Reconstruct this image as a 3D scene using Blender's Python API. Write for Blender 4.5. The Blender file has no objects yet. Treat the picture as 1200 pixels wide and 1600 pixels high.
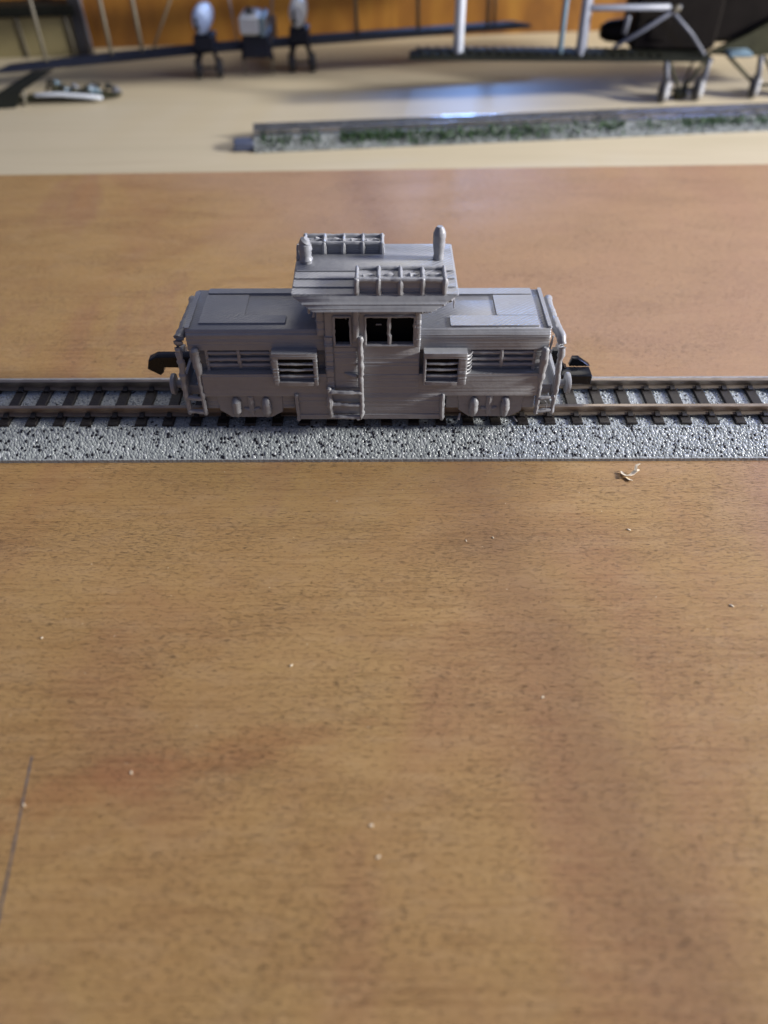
import bpy, math, random
import numpy as np
from mathutils import Vector, Matrix
R = math.radians
random.seed(7); rng = np.random.default_rng(7)
S = 0.01                       # all sizes below are millimetres; 1 Blender unit = 10 cm
SC = bpy.context.scene
SC.unit_settings.system = 'METRIC'; SC.unit_settings.scale_length = 0.1
COL = SC.collection

# ------------------------------------------------------------------ camera
cam = bpy.data.cameras.new('camera'); camo = bpy.data.objects.new('camera', cam); COL.objects.link(camo)
camo.location = (0, -147.3*S, 110*S)
camo.rotation_euler = (R(90-43.48), 0, R(-0.3))
cam.sensor_fit = 'VERTICAL'; cam.sensor_height = 36; cam.lens = 36*1240/1600
cam.clip_start = 0.01; cam.clip_end = 100
cam.dof.use_dof = True; cam.dof.focus_distance = 1.64; cam.dof.aperture_fstop = 1.2
SC.camera = camo

# ------------------------------------------------------------------ world, lamps, exposure
w = bpy.data.worlds.new('World'); SC.world = w; w.use_nodes = True
bg = w.node_tree.nodes['Background']; bg.inputs[0].default_value = (0.46, 0.52, 0.86, 1); bg.inputs[1].default_value = 0.25

def lamp(name, loc, target, size, power, color, size_y=None):
    l = bpy.data.lights.new(name, 'AREA'); o = bpy.data.objects.new(name, l); COL.objects.link(o)
    l.shape = 'ELLIPSE' if size_y is None else 'RECTANGLE'
    l.size = size*S; l.size_y = (size if size_y is None else size_y)*S
    l.energy = power; l.color = color
    o.location = Vector(loc)*S
    o.rotation_euler = (Vector(target)-Vector(loc)).to_track_quat('-Z', 'Y').to_euler()
    return o
lamp('right_lamp', (1000, -50, 385), (0, 0, 0), 150, 2400, (1.0, 0.965, 0.92))
lamp('ceiling_lamp', (90, 260, 330), (0, 40, 0), 320, 66, (1.0, 0.93, 0.82))
lamp('blue_lamp', (255, 70, 150), (90, 10, 0), 70, 34, (0.36, 0.46, 1.0))
lamp('window_light', (113, 900, 217), (38, 205, 0), 70, 85, (0.25, 0.46, 1.0), 34)
SC.view_settings.view_transform = 'Standard'; SC.view_settings.look = 'None'
SC.view_settings.exposure = 0.0; SC.view_settings.gamma = 1.0
SC.cycles.max_bounces = 6; SC.cycles.use_denoising = True

# ------------------------------------------------------------------ materials
class NT:
    def __init__(self, name):
        self.m = bpy.data.materials.new(name); self.m.use_nodes = True
        self.t = self.m.node_tree; self.b = self.t.nodes['Principled BSDF']
    def n(self, typ, **kw):
        nd = self.t.nodes.new(typ)
        for k, v in kw.items():
            if k.startswith('i_'):
                key = k[2:]; key = int(key) if key.isdigit() else key.replace('_', ' ')
                nd.inputs[key].default_value = v
            else: setattr(nd, k, v)
        return nd
    def l(self, a, b): self.t.links.new(a, b)
    def coord(self, scale=(1, 1, 1), rot=(0, 0, 0), loc=(0, 0, 0)):
        tc = self.n('ShaderNodeTexCoord'); mp = self.n('ShaderNodeMapping')
        mp.inputs['Scale'].default_value = scale; mp.inputs['Rotation'].default_value = rot; mp.inputs['Location'].default_value = loc
        self.l(tc.outputs['Object'], mp.inputs['Vector']); return mp.outputs[0]
    def noise(self, vec, scale, detail=3, rough=.5, dist=0):
        nd = self.n('ShaderNodeTexNoise'); nd.inputs['Scale'].default_value = scale
        nd.inputs['Detail'].default_value = detail; nd.inputs['Roughness'].default_value = rough; nd.inputs['Distortion'].default_value = dist
        self.l(vec, nd.inputs['Vector']); return nd.outputs[0]
    def ramp(self, fac, stops):
        nd = self.n('ShaderNodeValToRGB'); e = nd.color_ramp.elements
        while len(e) < len(stops): e.new(.5)
        for i, (p, c) in enumerate(stops):
            e[i].position = p; e[i].color = (*c, 1) if len(c) == 3 else c
        self.l(fac, nd.inputs[0]); return nd.outputs[0]
    def mix(self, fac, a, b, mode='MIX'):
        nd = self.n('ShaderNodeMix', data_type='RGBA', blend_type=mode)
        for s, v in ((nd.inputs[0], fac), (nd.inputs[6], a), (nd.inputs[7], b)):
            if hasattr(v, 'is_linked'): self.l(v, s)
            elif isinstance(v, (int, float)): s.default_value = v
            else: s.default_value = (*v, 1)
        return nd.outputs[2]
    def math(self, op, a, b=0.0, clamp=False):
        nd = self.n('ShaderNodeMath', operation=op, use_clamp=clamp)
        for s, v in ((nd.inputs[0], a), (nd.inputs[1], b)):
            if hasattr(v, 'is_linked'): self.l(v, s)
            else: s.default_value = v
        return nd.outputs[0]
    def bump(self, h, dist, strength=1.0, normal=None):
        nd = self.n('ShaderNodeBump'); nd.inputs['Distance'].default_value = dist; nd.inputs['Strength'].default_value = strength
        self.l(h, nd.inputs['Height'])
        if normal is not None: self.l(normal, nd.inputs['Normal'])
        return nd.outputs[0]
    def out(self, color=None, rough=None, normal=None, metal=0.0, spec=None):
        for key, v in (('Base Color', color), ('Roughness', rough), ('Normal', normal), ('Metallic', metal), ('Specular IOR Level', spec)):
            if v is None: continue
            if hasattr(v, 'is_linked'): self.l(v, self.b.inputs[key])
            else: self.b.inputs[key].default_value = (*v, 1) if isinstance(v, tuple) else v
        return self.m

BW = ((0, 0, 0), (1, 1, 1))
def simple(name, color, rough=.5, metal=0.0, var=.12, scale=40, bump=0.0, spec=.5):
    k = NT(name); v = k.coord()
    n = k.noise(v, scale, 3)
    c = k.mix(n, tuple(x*(1-var*1.6) for x in color), tuple(min(1, x*(1+var*1.6)) for x in color))
    rr = k.math('ADD', k.math('MULTIPLY', n, .25), rough-.12)
    nm = k.bump(n, bump, 1) if bump else None
    return k.out(c, rr, nm, metal, spec)

def wood_board():
    k = NT('plywood_veneer'); v = k.coord()
    warp = k.noise(k.coord((1, 1, 1)), 1.3, 3, .5)
    tc = k.n('ShaderNodeTexCoord'); sx = k.n('ShaderNodeSeparateXYZ'); k.l(tc.outputs['Object'], sx.inputs[0])
    # golden sapwood tone against pinkish brown heart tone, with a wavering border
    big = k.noise(k.coord((1.5, .75, 1), (0, 0, R(-28)), (.35, .9, 0)), 1.25, 5, .55, .8)
    base = k.ramp(big, [(.34, (.290, .152, .070)), (.46, (.332, .196, .074)), (.55, (.345, .214, .082)), (.63, (.290, .158, .078)), (.74, (.320, .168, .072))])
    # flowing figure: bands that run along the board and bend
    cb = k.n('ShaderNodeCombineXYZ'); k.l(k.math('MULTIPLY', sx.outputs['X'], .9), cb.inputs[0])
    k.l(k.math('ADD', k.math('MULTIPLY', sx.outputs['Y'], 10.0), k.math('MULTIPLY', warp, 5.5)), cb.inputs[1])
    fig = k.noise(cb.outputs[0], 1.0, 5, .62, .35)
    base = k.mix(k.ramp(fig, [(.46, (0, 0, 0)), (.68, (.40, .40, .40))]), base, (.200, .100, .044))
    base = k.mix(k.ramp(fig, [(.26, (.45, .45, .45)), (.42, (0, 0, 0))]), base, (.41, .262, .118))
    fine = k.noise(k.coord((5, 150, 1), (0, 0, R(2))), 1.0, 6, .68)
    base = k.mix(k.ramp(fine, [(.38, (0, 0, 0)), (.66, (.5, .5, .5))]), base, (.405, .252, .112))
    base = k.mix(k.ramp(fine, [(.30, (.45, .45, .45)), (.46, (0, 0, 0))]), base, (.195, .098, .044))
    bl = k.noise(k.coord((1.8, 4.2, 1)), 5, 5, .65)
    base = k.mix(k.ramp(bl, [(.5, (0, 0, 0)), (.72, (.40, .40, .40))]), base, (.40, .265, .138))
    # faint reddish streak right of the pencil line, slanting a little
    # cool light on the far right corner, put into the colour: pinker and paler
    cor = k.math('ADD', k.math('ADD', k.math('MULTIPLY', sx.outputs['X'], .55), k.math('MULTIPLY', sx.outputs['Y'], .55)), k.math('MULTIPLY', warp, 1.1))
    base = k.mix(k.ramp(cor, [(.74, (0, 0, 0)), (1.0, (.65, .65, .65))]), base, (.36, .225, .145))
    # broad darker band of figure curving through the right half
    bc = k.math('ADD', k.math('MULTIPLY', k.math('ADD', sx.outputs['Y'], .37), -.17), .25)
    bd = k.math('DIVIDE', k.math('ADD', k.math('SUBTRACT', sx.outputs['X'], bc), k.math('MULTIPLY', k.math('SUBTRACT', warp, .5), .25)), .10)
    band = k.math('SUBTRACT', 1.0, k.math('MULTIPLY', k.math('ABSOLUTE', bd), .8), True)
    base = k.mix(k.math('MULTIPLY', band, k.math('ADD', .15, k.math('MULTIPLY', fine, .55))), base, (.190, .098, .056))
    u = k.math('ADD', sx.outputs['X'], .33); w_ = k.math('ADD', sx.outputs['Y'], .875)
    w2 = k.math('SUBTRACT', w_, k.math('MULTIPLY', u, .27))
    r2 = k.math('ADD', k.math('POWER', k.math('MULTIPLY', k.math('ABSOLUTE', u), 1/.34), 2), k.math('POWER', k.math('MULTIPLY', k.math('ABSOLUTE', w2), 1/.05), 2))
    st = k.math('SUBTRACT', k.math('SUBTRACT', 1.0, r2), k.math('MULTIPLY', k.math('SUBTRACT', bl, .45), 3.0), True)
    base = k.mix(k.math('MULTIPLY', st, .40), base, (.25, .088, .040))
    # pores: short dark dashes along the grain, denser in places
    p1 = k.noise(k.coord((42, 620, 1), (0, 0, R(2.0))), 1.0, 3, .55)
    p2 = k.noise(k.coord((85, 900, 1), (0, 0, R(1.2)), (3, 1, 0)), 1.0, 2, .5)
    dens = k.noise(k.coord((1.5, 3.5, 1), (0, 0, 0), (5, 2, 0)), 2.4, 4)
    th = k.math('MULTIPLY', k.math('SUBTRACT', dens, .5), .15)
    m1 = k.ramp(k.math('ADD', p1, th), [(.59, (0, 0, 0)), (.65, (.9, .9, .9))])
    m2 = k.ramp(k.math('ADD', p2, th), [(.585, (0, 0, 0)), (.66, (.85, .85, .85))])
    pore = k.math('MAXIMUM', m1, m2)
    col = k.mix(k.math('MULTIPLY', pore, .72), base, (.050, .024, .012))
    h = k.math('SUBTRACT', k.math('MULTIPLY', fine, .5), k.math('MULTIPLY', pore, .6))
    nm = k.bump(h, .0022, .8)
    rr = k.math('ADD', k.math('MULTIPLY', fig, .22), .36)
    return k.out(col, rr, nm, 0, .26)

def wood_table():
    k = NT('pale_table_wood')
    g = k.noise(k.coord((.6, 9, 1), (0, 0, R(5))), 1.0, 5, .6, .4)
    f = k.noise(k.coord((3, 60, 1), (0, 0, R(5))), 1.0, 4, .6)
    c = k.ramp(g, [(.3, (.47, .41, .285)), (.55, (.52, .455, .325)), (.75, (.45, .38, .26))])
    c = k.mix(k.math('MULTIPLY', f, .35), c, (.43, .36, .215))
    return k.out(c, k.math('ADD', k.math('MULTIPLY', f, .12), .40), k.bump(f, .001, .4), 0, .45)

def wood_wall():
    k = NT('wall_wood')
    g = k.noise(k.coord((2.2, 2.2, .55)), 1.6, 5, .6, 1.2)
    c = k.ramp(g, [(.30, (.085, .032, .010)), (.48, (.22, .095, .016)), (.62, (.30, .145, .024)), (.78, (.14, .055, .012))])
    f = k.noise(k.coord((40, 40, 3)), 1.0, 3)
    c = k.mix(k.math('MULTIPLY', f, .4), c, (.23, .095, .02))
    return k.out(c, .42, k.bump(f, .002, .3), 0, .4)

def print_grey():
    k = NT('grey_printed_plastic'); v = k.coord()
    geo = k.n('ShaderNodeNewGeometry'); sep = k.n('ShaderNodeSeparateXYZ'); k.l(geo.outputs['True Normal'], sep.inputs[0])
    nz = k.math('POWER', k.math('ABSOLUTE', sep.outputs['Z']), 9)
    # layer lines on the walls
    lay = k.noise(k.coord((.6, .6, 62)), 1.0, 3, .6)
    # raster of the nozzle on the flat tops
    wv = k.n('ShaderNodeTexWave', wave_type='BANDS', bands_direction='X'); wv.inputs['Scale'].default_value = 1.0
    wv.inputs['Distortion'].default_value = 1.2; wv.inputs['Detail'].default_value = 2; wv.inputs['Detail Scale'].default_value = .6
    k.l(k.coord((42, 42, 42), (0, 0, R(52))), wv.inputs['Vector'])
    blob = k.noise(v, 55, 4, .6)
    patch = k.noise(v, 7, 2)
    ras = k.math('MULTIPLY', wv.outputs[1], k.ramp(patch, [(.42, (.12, .12, .12)), (.62, (1, 1, 1))]))
    h = k.math('ADD', k.math('MULTIPLY', lay, k.math('SUBTRACT', 1.0, nz)), k.math('MULTIPLY', ras, k.math('MULTIPLY', nz, .30)))
    h = k.math('ADD', h, k.math('MULTIPLY', blob, .35))
    c = k.mix(blob, (.245, .252, .268), (.315, .322, .338))
    c = k.mix(k.math('MULTIPLY', lay, .35), c, (.335, .340, .350))
    return k.out(c, k.math('ADD', k.math('MULTIPLY', blob, .2), .27), k.bump(h, .0028, .85), 0, .5)

M = {}
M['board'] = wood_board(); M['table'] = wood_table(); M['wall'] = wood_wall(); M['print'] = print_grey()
M['black'] = simple('black_plastic', (.008, .008, .010), .45, var=.2, spec=.2)
M['coupler'] = simple('black_coupler_plastic', (.007, .008, .011), .25, var=.2, spec=.3)
M['dark_inside'] = simple('dark_motor', (.006, .006, .007), .6, spec=.08)
M['sleeper'] = simple('sleeper_plastic', (.020, .017, .015), .42, var=.3, scale=60, bump=.002)
M['rail'] = simple('rail_metal', (.34, .285, .23), .40, metal=.85, var=.22, scale=25, bump=.0006)
M['roadbed'] = simple('roadbed_plastic', (.33, .355, .36), .4, var=.15, scale=120, bump=.003)
M['grain_a'] = simple('ballast_grain_light', (.325, .355, .355), .18, var=.10, scale=90)
M['grain_b'] = simple('ballast_grain_mid', (.28, .305, .308), .22, var=.10, scale=90)
M['grain_c'] = simple('ballast_grain_black', (.010, .010, .014), .35)
M['grain_d'] = simple('ballast_grain_sparkle', (.47, .50, .51), .15, var=.08, scale=90)  # a few near-white grains: sparkle of the ballast put into the colour
M['shaving'] = simple('pale_shaving', (.72, .62, .45), .6, var=.1)
M['pencil'] = simple('pencil_graphite', (.125, .10, .085), .5, var=.4, scale=60)
M['grass'] = simple('model_grass', (.045, .10, .035), .8, var=.5, scale=70)
M['old_rail'] = simple('shiny_old_rail', (.40, .40, .42), .2, metal=.9, var=.2, scale=25)
M['scenic'] = simple('weathered_roadbed', (.24, .26, .25), .30, var=.35, scale=60, bump=.01)
M['scenic_a'] = simple('dusty_ballast', (.20, .22, .215), .7, var=.25, scale=60); M['scenic_b'] = simple('dusty_ballast_dark', (.12, .135, .12), .7, var=.25, scale=60)
M['tan'] = simple('olive_canvas', (.21, .175, .08), .7, var=.12, scale=6)
M['wing'] = simple('dark_wing_paint', (.012, .013, .010), .55, var=.3, scale=18, spec=.15)
M['wing_blue'] = simple('blue_grey_wing_paint', (.014, .017, .030), .5, var=.3, scale=18, spec=.2)
M['olive'] = simple('olive_wing_paint', (.035, .035, .018), .6, var=.35, scale=25, spec=.2)
M['strut'] = simple('bare_wood_strut', (.13, .115, .08), .5)
M['grey'] = simple('grey_strut_paint', (.13, .14, .17), .45)
M['pale'] = simple('pale_grey_strut', (.25, .27, .32), .4)
M['lug'] = simple('dark_blue_grey_plastic', (.06, .075, .125), .5)
M['pod'] = simple('blue_lit_nacelle_paint', (.36, .47, .72), .35, var=.05)  # left nacelle: the blue light falling on it is put into the base colour
M['white'] = simple('white_paint', (.52, .56, .62), .35, var=.05)
M['teal'] = simple('blue_grey_paint', (.16, .24, .30), .4)
M['tyre'] = simple('black_tyre', (.018, .018, .022), .55)
M['hub'] = simple('pale_wheel_disc', (.40, .41, .43), .4)
M['brown'] = simple('brown_fuselage', (.008, .006, .005), .6, var=.4, scale=12, spec=.12)

# ------------------------------------------------------------------ mesh helpers (millimetres)
class MB:
    def __init__(self): self.v = []; self.f = []
    def add(self, vs, fs):
        b = len(self.v); self.v += [tuple(p) for p in vs]; self.f += [tuple(i+b for i in f) for f in fs]; return self
    def box(self, x0, x1, y0, y1, z0, z1, b=0.0):
        if b <= 0:
            vs = [(x, y, z) for z in (z0, z1) for y in (y0, y1) for x in (x0, x1)]
            return self.add(vs, [(0, 2, 3, 1), (4, 5, 7, 6), (0, 1, 5, 4), (2, 6, 7, 3), (0, 4, 6, 2), (1, 3, 7, 5)])
        rings = []
        for z, e in ((z0, b), (z0+b, 0), (z1-b, 0), (z1, b)):
            X0, X1, Y0, Y1 = x0+e, x1-e, y0+e, y1-e; c = b*.6 if e == 0 else b*.4
            rings.append([(X0+c, Y0, z), (X1-c, Y0, z), (X1, Y0+c, z), (X1, Y1-c, z), (X1-c, Y1, z), (X0+c, Y1, z), (X0, Y1-c, z), (X0, Y0+c, z)])
        return self.loft(rings)
    def loft(self, rings, cap=True):
        n = len(rings[0]); vs = [p for r in rings for p in r]; fs = []
        for i in range(len(rings)-1):
            for j in range(n):
                a = i*n+j; c = i*n+(j+1) % n
                fs.append((a, c, c+n, a+n))
        if cap: fs.append(tuple(reversed(range(n)))); fs.append(tuple(range((len(rings)-1)*n, len(rings)*n)))
        return self.add(vs, fs)
    def lbox(self, x0, x1, y0, y1, z0, z1, r=.3, dz=.36, jit=.026, taper=None, e=.04):
        """rounded box laid down in printed layers; taper(t) -> (dx0, dx1, dy0, dy1)"""
        nl = max(2, round((z1-z0)/dz)); h = (z1-z0)/nl; rings = []
        def ring(X0, X1, Y0, Y1, z, jf):
            pts = []
            rr = min(r, (X1-X0)*.45, (Y1-Y0)*.45)
            cs = [(X0+rr, Y0+rr, 180), (X1-rr, Y0+rr, 270), (X1-rr, Y1-rr, 0), (X0+rr, Y1-rr, 90)]
            for q, (cx, cy, a0) in enumerate(cs):
                for a in (0, 45, 90):
                    t = R(a0+a); pts.append((cx+rr*math.cos(t), cy+rr*math.sin(t), z))
                nx, ny, _ = cs[(q+1) % 4]
                t = R(a0+90); ax, ay = cx+rr*math.cos(t), cy+rr*math.sin(t); bx, by = nx+rr*math.cos(t), ny+rr*math.sin(t)
                seg = 4
                for s in range(1, seg):
                    u = s/seg; px, py = ax+(bx-ax)*u, ay+(by-ay)*u
                    px += math.cos(t)*jf[(q*seg+s) % len(jf)]; py += math.sin(t)*jf[(q*seg+s) % len(jf)]
                    pts.append((px, py, z))
            return pts
        for i in range(nl):
            t0 = i/nl; tm = (i+.5)/nl
            o = random.gauss(0, jit)+(random.choice((-.07, .08)) if random.random() < .07 else 0); jf = [random.gauss(0, jit*.7) for _ in range(16)]
            for t, z, ins, jj in ((t0, z0+i*h, e, [0]*16), (tm, z0+(i+.5)*h, -o, jf)):
                d = taper(t) if taper else (0, 0, 0, 0)
                rings.append(ring(x0+d[0]+ins, x1+d[1]-ins, y0+d[2]+ins, y1+d[3]-ins, z, jj))
        d = taper(1) if taper else (0, 0, 0, 0)
        rings.append(ring(x0+d[0]+e, x1+d[1]-e, y0+d[2]+e, y1+d[3]-e, z1, [0]*16))
        return self.loft(rings)
    def prism(self, poly, a0, a1, axis='y', bev=0.0):
        """polygon extruded along an axis: poly is (x,z) for y, (y,z) for x, (x,y) for z"""
        def P(u, w, a): return {'y': (u, a, w), 'x': (a, u, w), 'z': (u, w, a)}[axis]
        if bev:
            cx = sum(p[0] for p in poly)/len(poly); cy = sum(p[1] for p in poly)/len(poly)
            ins = [(p[0]+(cx-p[0])*min(.3, bev/max(.01, math.hypot(p[0]-cx, p[1]-cy))), p[1]+(cy-p[1])*min(.3, bev/max(.01, math.hypot(p[0]-cx, p[1]-cy)))) for p in poly]
            rings = [[P(*p, a0) for p in ins], [P(*p, a0+bev) for p in poly], [P(*p, a1-bev) for p in poly], [P(*p, a1) for p in ins]]
        else: rings = [[P(*p, a0) for p in poly], [P(*p, a1) for p in poly]]
        return self.loft(rings)
    def tube(self, pts, rad, n=8, jit=0.0, step=.6, squash=1.0):
        """round bar through pts; rad a number or one per point; jit makes it a lumpy printed bar"""
        P = [Vector(p) for p in pts]; rs = rad if isinstance(rad, (list, tuple)) else [rad]*len(P)
        if jit:
            Q, q = [], []
            for i in range(len(P)-1):
                m = max(1, int((P[i+1]-P[i]).length/step))
                for s in range(m):
                    u = s/m; Q.append(P[i].lerp(P[i+1], u)); q.append(rs[i]+(rs[i+1]-rs[i])*u)
            Q.append(P[-1]); q.append(rs[-1])
            P = [p+Vector([random.gauss(0, jit*.6) for _ in range(3)]) for p in Q]; rs = [max(.05, r+random.gauss(0, jit)) for r in q]
        rings = []
        for i, p in enumerate(P):
            t = (P[min(i+1, len(P)-1)]-P[max(i-1, 0)]).normalized()
            up = Vector((0, 0, 1)) if abs(t.z) < .8 else Vector((0, 1, 0))
            a = t.cross(up).normalized(); b = a.cross(t)
            rings.append([p+(a*math.cos(2*math.pi*k/n)+b*math.sin(2*math.pi*k/n)*squash)*rs[i] for k in range(n)])
        ends = []
        t0 = (P[0]-P[1]).normalized(); t1 = (P[-1]-P[-2]).normalized()
        c0 = [P[0]+t0*rs[0]*.5+(q-P[0])*.6 for q in rings[0]]; c1 = [P[-1]+t1*rs[-1]*.5+(q-P[-1])*.6 for q in rings[-1]]
        rr = [c0]+rings+[c1]
        b = len(self.v); self.loft([list(map(tuple, r)) for r in reversed(rr)]); return self
    def disc(self, c, axis, rad, half, n=20, dome=.3):
        c = Vector(c); t = Vector(axis).normalized(); up = Vector((0, 0, 1)) if abs(t.z) < .8 else Vector((0, 1, 0))
        a = t.cross(up).normalized(); b = a.cross(t); rings = []
        for d, r in ((-half, rad*.75), (-half*(1-dome), rad*.96), (0, rad), (half*(1-dome), rad*.96), (half, rad*.75)):
            rings.append([tuple(c+t*d+(a*math.cos(2*math.pi*k/n)+b*math.sin(2*math.pi*k/n))*r) for k in range(n)])
        return self.loft(list(reversed(rings)))
    def build(self, name, mat, parent=None, smooth=40, org=None):
        me = bpy.data.meshes.new(name)
        o3 = Vector(org) if org is not None else Vector((0, 0, 0))
        me.from_pydata([tuple((Vector(p)-o3)*S) for p in self.v], [], self.f); me.update()
        me.materials.append(mat)
        if smooth:
            me.polygons.foreach_set('use_smooth', [True]*len(me.polygons)); me.set_sharp_from_angle(angle=R(smooth))
        o = bpy.data.objects.new(name, me); COL.objects.link(o); o.location = o3*S
        if parent is not None:
            o.parent = parent; o.matrix_parent_inverse = parent_world(parent).inverted()
        return o

def parent_world(o):
    m = Matrix.Translation(o.location) @ o.rotation_euler.to_matrix().to_4x4()
    return (parent_world(o.parent) @ o.matrix_parent_inverse @ m) if o.parent else m

def tag(o, label=None, cat=None, group=None, kind=None):
    if label: o['label'] = label
    if cat: o['category'] = cat
    if group: o['group'] = group
    if kind: o['kind'] = kind
    return o
def thing(name, label, cat, loc=(0, 0, 0), rz=0, group=None):
    o = bpy.data.objects.new(name, None); COL.objects.link(o); o.empty_display_size = .05
    o.location = Vector(loc)*S; o.rotation_euler = (0, 0, rz); return tag(o, label, cat, group)

# ------------------------------------------------------------------ the setting: table, wall, plywood board
A = R(7.5)
wx, wy = -11.8, 359.0                                   # a point on the foot of the wall
def wallpt(t, off=0): return (wx+math.cos(A)*t-math.sin(A)*off, wy+math.sin(A)*t+math.cos(A)*off)
tb = MB(); q = [(-700, -420), (700, -420), wallpt(700, 12), wallpt(-700, 12)]
tb.prism(q, -30, -4, 'z'); tag(tb.build('table', M['table'], smooth=0), kind='structure')
wl = MB(); q = [wallpt(-700), wallpt(700), wallpt(700, 9), wallpt(-700, 9)]
wl.prism(q, -3.9, 29, 'z'); tag(wl.build('back_wall', M['wall'], smooth=0), kind='structure')

bt = thing('plywood_board', 'reddish brown plywood board with dark pores on the pale table, track across it', 'board', (0, 0, -4))
bm_ = MB(); e = lambda x: 152.5+x*math.tan(R(1.86))
bm_.prism([(-330, -330), (330, -330), (330, e(330)), (-330, e(-330))], -3.95, 0, 'z')
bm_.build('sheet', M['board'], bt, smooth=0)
pl = MB(); prev = None
pts = [(-53.2, -85.0), (-52.5, -90.5), (-51.6, -97), (-50.6, -105), (-49.7, -112.5), (-48.9, -120), (-48, -128)]
for i in range(len(pts)-1):
    (xa, ya), (xb, yb) = pts[i], pts[i+1]
    for s in range(6):
        u0, u1 = s/6, (s+1)/6
        x0, y0 = xa+(xb-xa)*u0, ya+(yb-ya)*u0; x1, y1 = xa+(xb-xa)*u1, ya+(yb-ya)*u1
        wd = random.uniform(.14, .26)
        pl.prism([(x0-wd, y0), (x0+wd, y0), (x1+wd*.9, y1), (x1-wd*.9, y1)][::-1], .004, .02, 'z')
pl.build('pencil_line', M['pencil'], bt, smooth=0)

# ------------------------------------------------------------------ track
PITCH = 5.96; X_PHASE = -76.2
def rail_profile(yc, zb=5.2, h=2.0):
    return [(yc-1.1, zb), (yc+1.1, zb), (yc+1.1, zb+.28), (yc+.32, zb+.5), (yc+.3, zb+1.15), (yc+.52, zb+1.35), (yc+.52, zb+h-.12), (yc+.38, zb+h), (yc-.38, zb+h), (yc-.52, zb+h-.12), (yc-.52, zb+1.35), (yc-.3, zb+1.15), (yc-.32, zb+.5), (yc-1.1, zb+.28)]
def sleeper_mesh():
    m = MB()
    m.loft([[(-1.24, -8.8, 4.3), (1.24, -8.8, 4.3), (1.24, 8.8, 4.3), (-1.24, 8.8, 4.3)],
            [(-1.17, -8.7, 5.0), (1.17, -8.7, 5.0), (1.17, 8.7, 5.0), (-1.17, 8.7, 5.0)],
            [(-1.02, -8.5, 5.15), (1.02, -8.5, 5.15), (1.02, 8.5, 5.15), (-1.02, 8.5, 5.15)]])
    for yc in (-5, 5):
        for s in (-1, 1):
            a, b = sorted((yc+s*.62, yc+s*1.75))
            m.loft([[(-.72, a, 5.1), (.72, a, 5.1), (.72, b, 5.1), (-.72, b, 5.1)],
                    [(-.52, a, 5.95 if s*1 > 0 else 5.55), (.52, a, 5.95 if s > 0 else 5.55), (.52, b, 5.55 if s > 0 else 5.95), (-.52, b, 5.55 if s > 0 else 5.95)]])
    return m
ICO = None
def ico_template(sub):
    import bmesh
    b = bmesh.new(); bmesh.ops.create_icosphere(b, subdivisions=sub, radius=1.0)
    v = np.array([tuple(x.co) for x in b.verts]); b.verts.index_update(); f = np.array([[x.index for x in t.verts] for t in b.faces]); b.free(); return v, f
def scatter(name, centers, radii, normals_flat, mats, midx, parent, sub=1, squash=(1, 1, .7), shear=None):
    """one mesh of many little grains"""
    tv, tf = ico_template(sub); n = len(centers); nv, nf = len(tv), len(tf)
    ang = rng.uniform(0, 2*np.pi, n); ca, sa = np.cos(ang), np.sin(ang)
    st = rng.uniform(.78, 1.28, (n, 3))*np.array(squash)
    P = tv[None]*st[:, None]*radii[:, None, None]
    x = P[..., 0]*ca[:, None]-P[..., 1]*sa[:, None]; y = P[..., 0]*sa[:, None]+P[..., 1]*ca[:, None]
    z = P[..., 2] if shear is None else P[..., 2]+y*shear[:, None]
    P = np.stack([x, y, z], -1)+centers[:, None]
    F = tf[None]+(np.arange(n)*nv)[:, None, None]
    me = bpy.data.meshes.new(name)
    me.vertices.add(n*nv); me.vertices.foreach_set('co', (P.reshape(-1)*S))
    me.loops.add(n*nf*3); me.loops.foreach_set('vertex_index', F.reshape(-1))
    me.polygons.add(n*nf); me.polygons.foreach_set('loop_start', np.arange(0, n*nf*3, 3))
    me.polygons.foreach_set('use_smooth', np.ones(n*nf, bool))
    for m in mats: me.materials.append(m)
    me.polygons.foreach_set('material_index', np.repeat(midx, nf).astype(np.int32))
    me.update(calc_edges=True); me.validate()
    o = bpy.data.objects.new(name, me); COL.objects.link(o); tag(o, kind='stuff')
    if parent is not None:
        o.parent = parent
    return o
def roadbed_shape(x0, x1):
    poly = [(-15.6, 0.02), (15.6, 0.02), (15.6, .75), (15.2, .95), (9.0, 3.9), (8.7, 4.5), (-9.2, 4.5), (-9.6, 4.45), (-15.2, .95), (-15.6, .75)]
    m = MB(); m.prism(poly, x0, x1, 'x'); return m
def zsurf(y):
    a = np.abs(y); return np.where(a < 9.4, 4.5, np.where(a < 15.2, 4.45-(a-9.6)*(3.5/5.6), .8))
def grid_pts(x0, x1, y0, y1, sp, jit=.38):
    gx = np.arange(x0, x1, sp); gy = np.arange(y0, y1, sp*.87)
    X, Y = np.meshgrid(gx, gy); X = X+((np.arange(len(gy)) % 2)*sp*.5)[:, None]
    X = X+rng.uniform(-jit, jit, X.shape)*sp; Y = Y+rng.uniform(-jit, jit, Y.shape)*sp
    return X.ravel(), Y.ravel()

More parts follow.
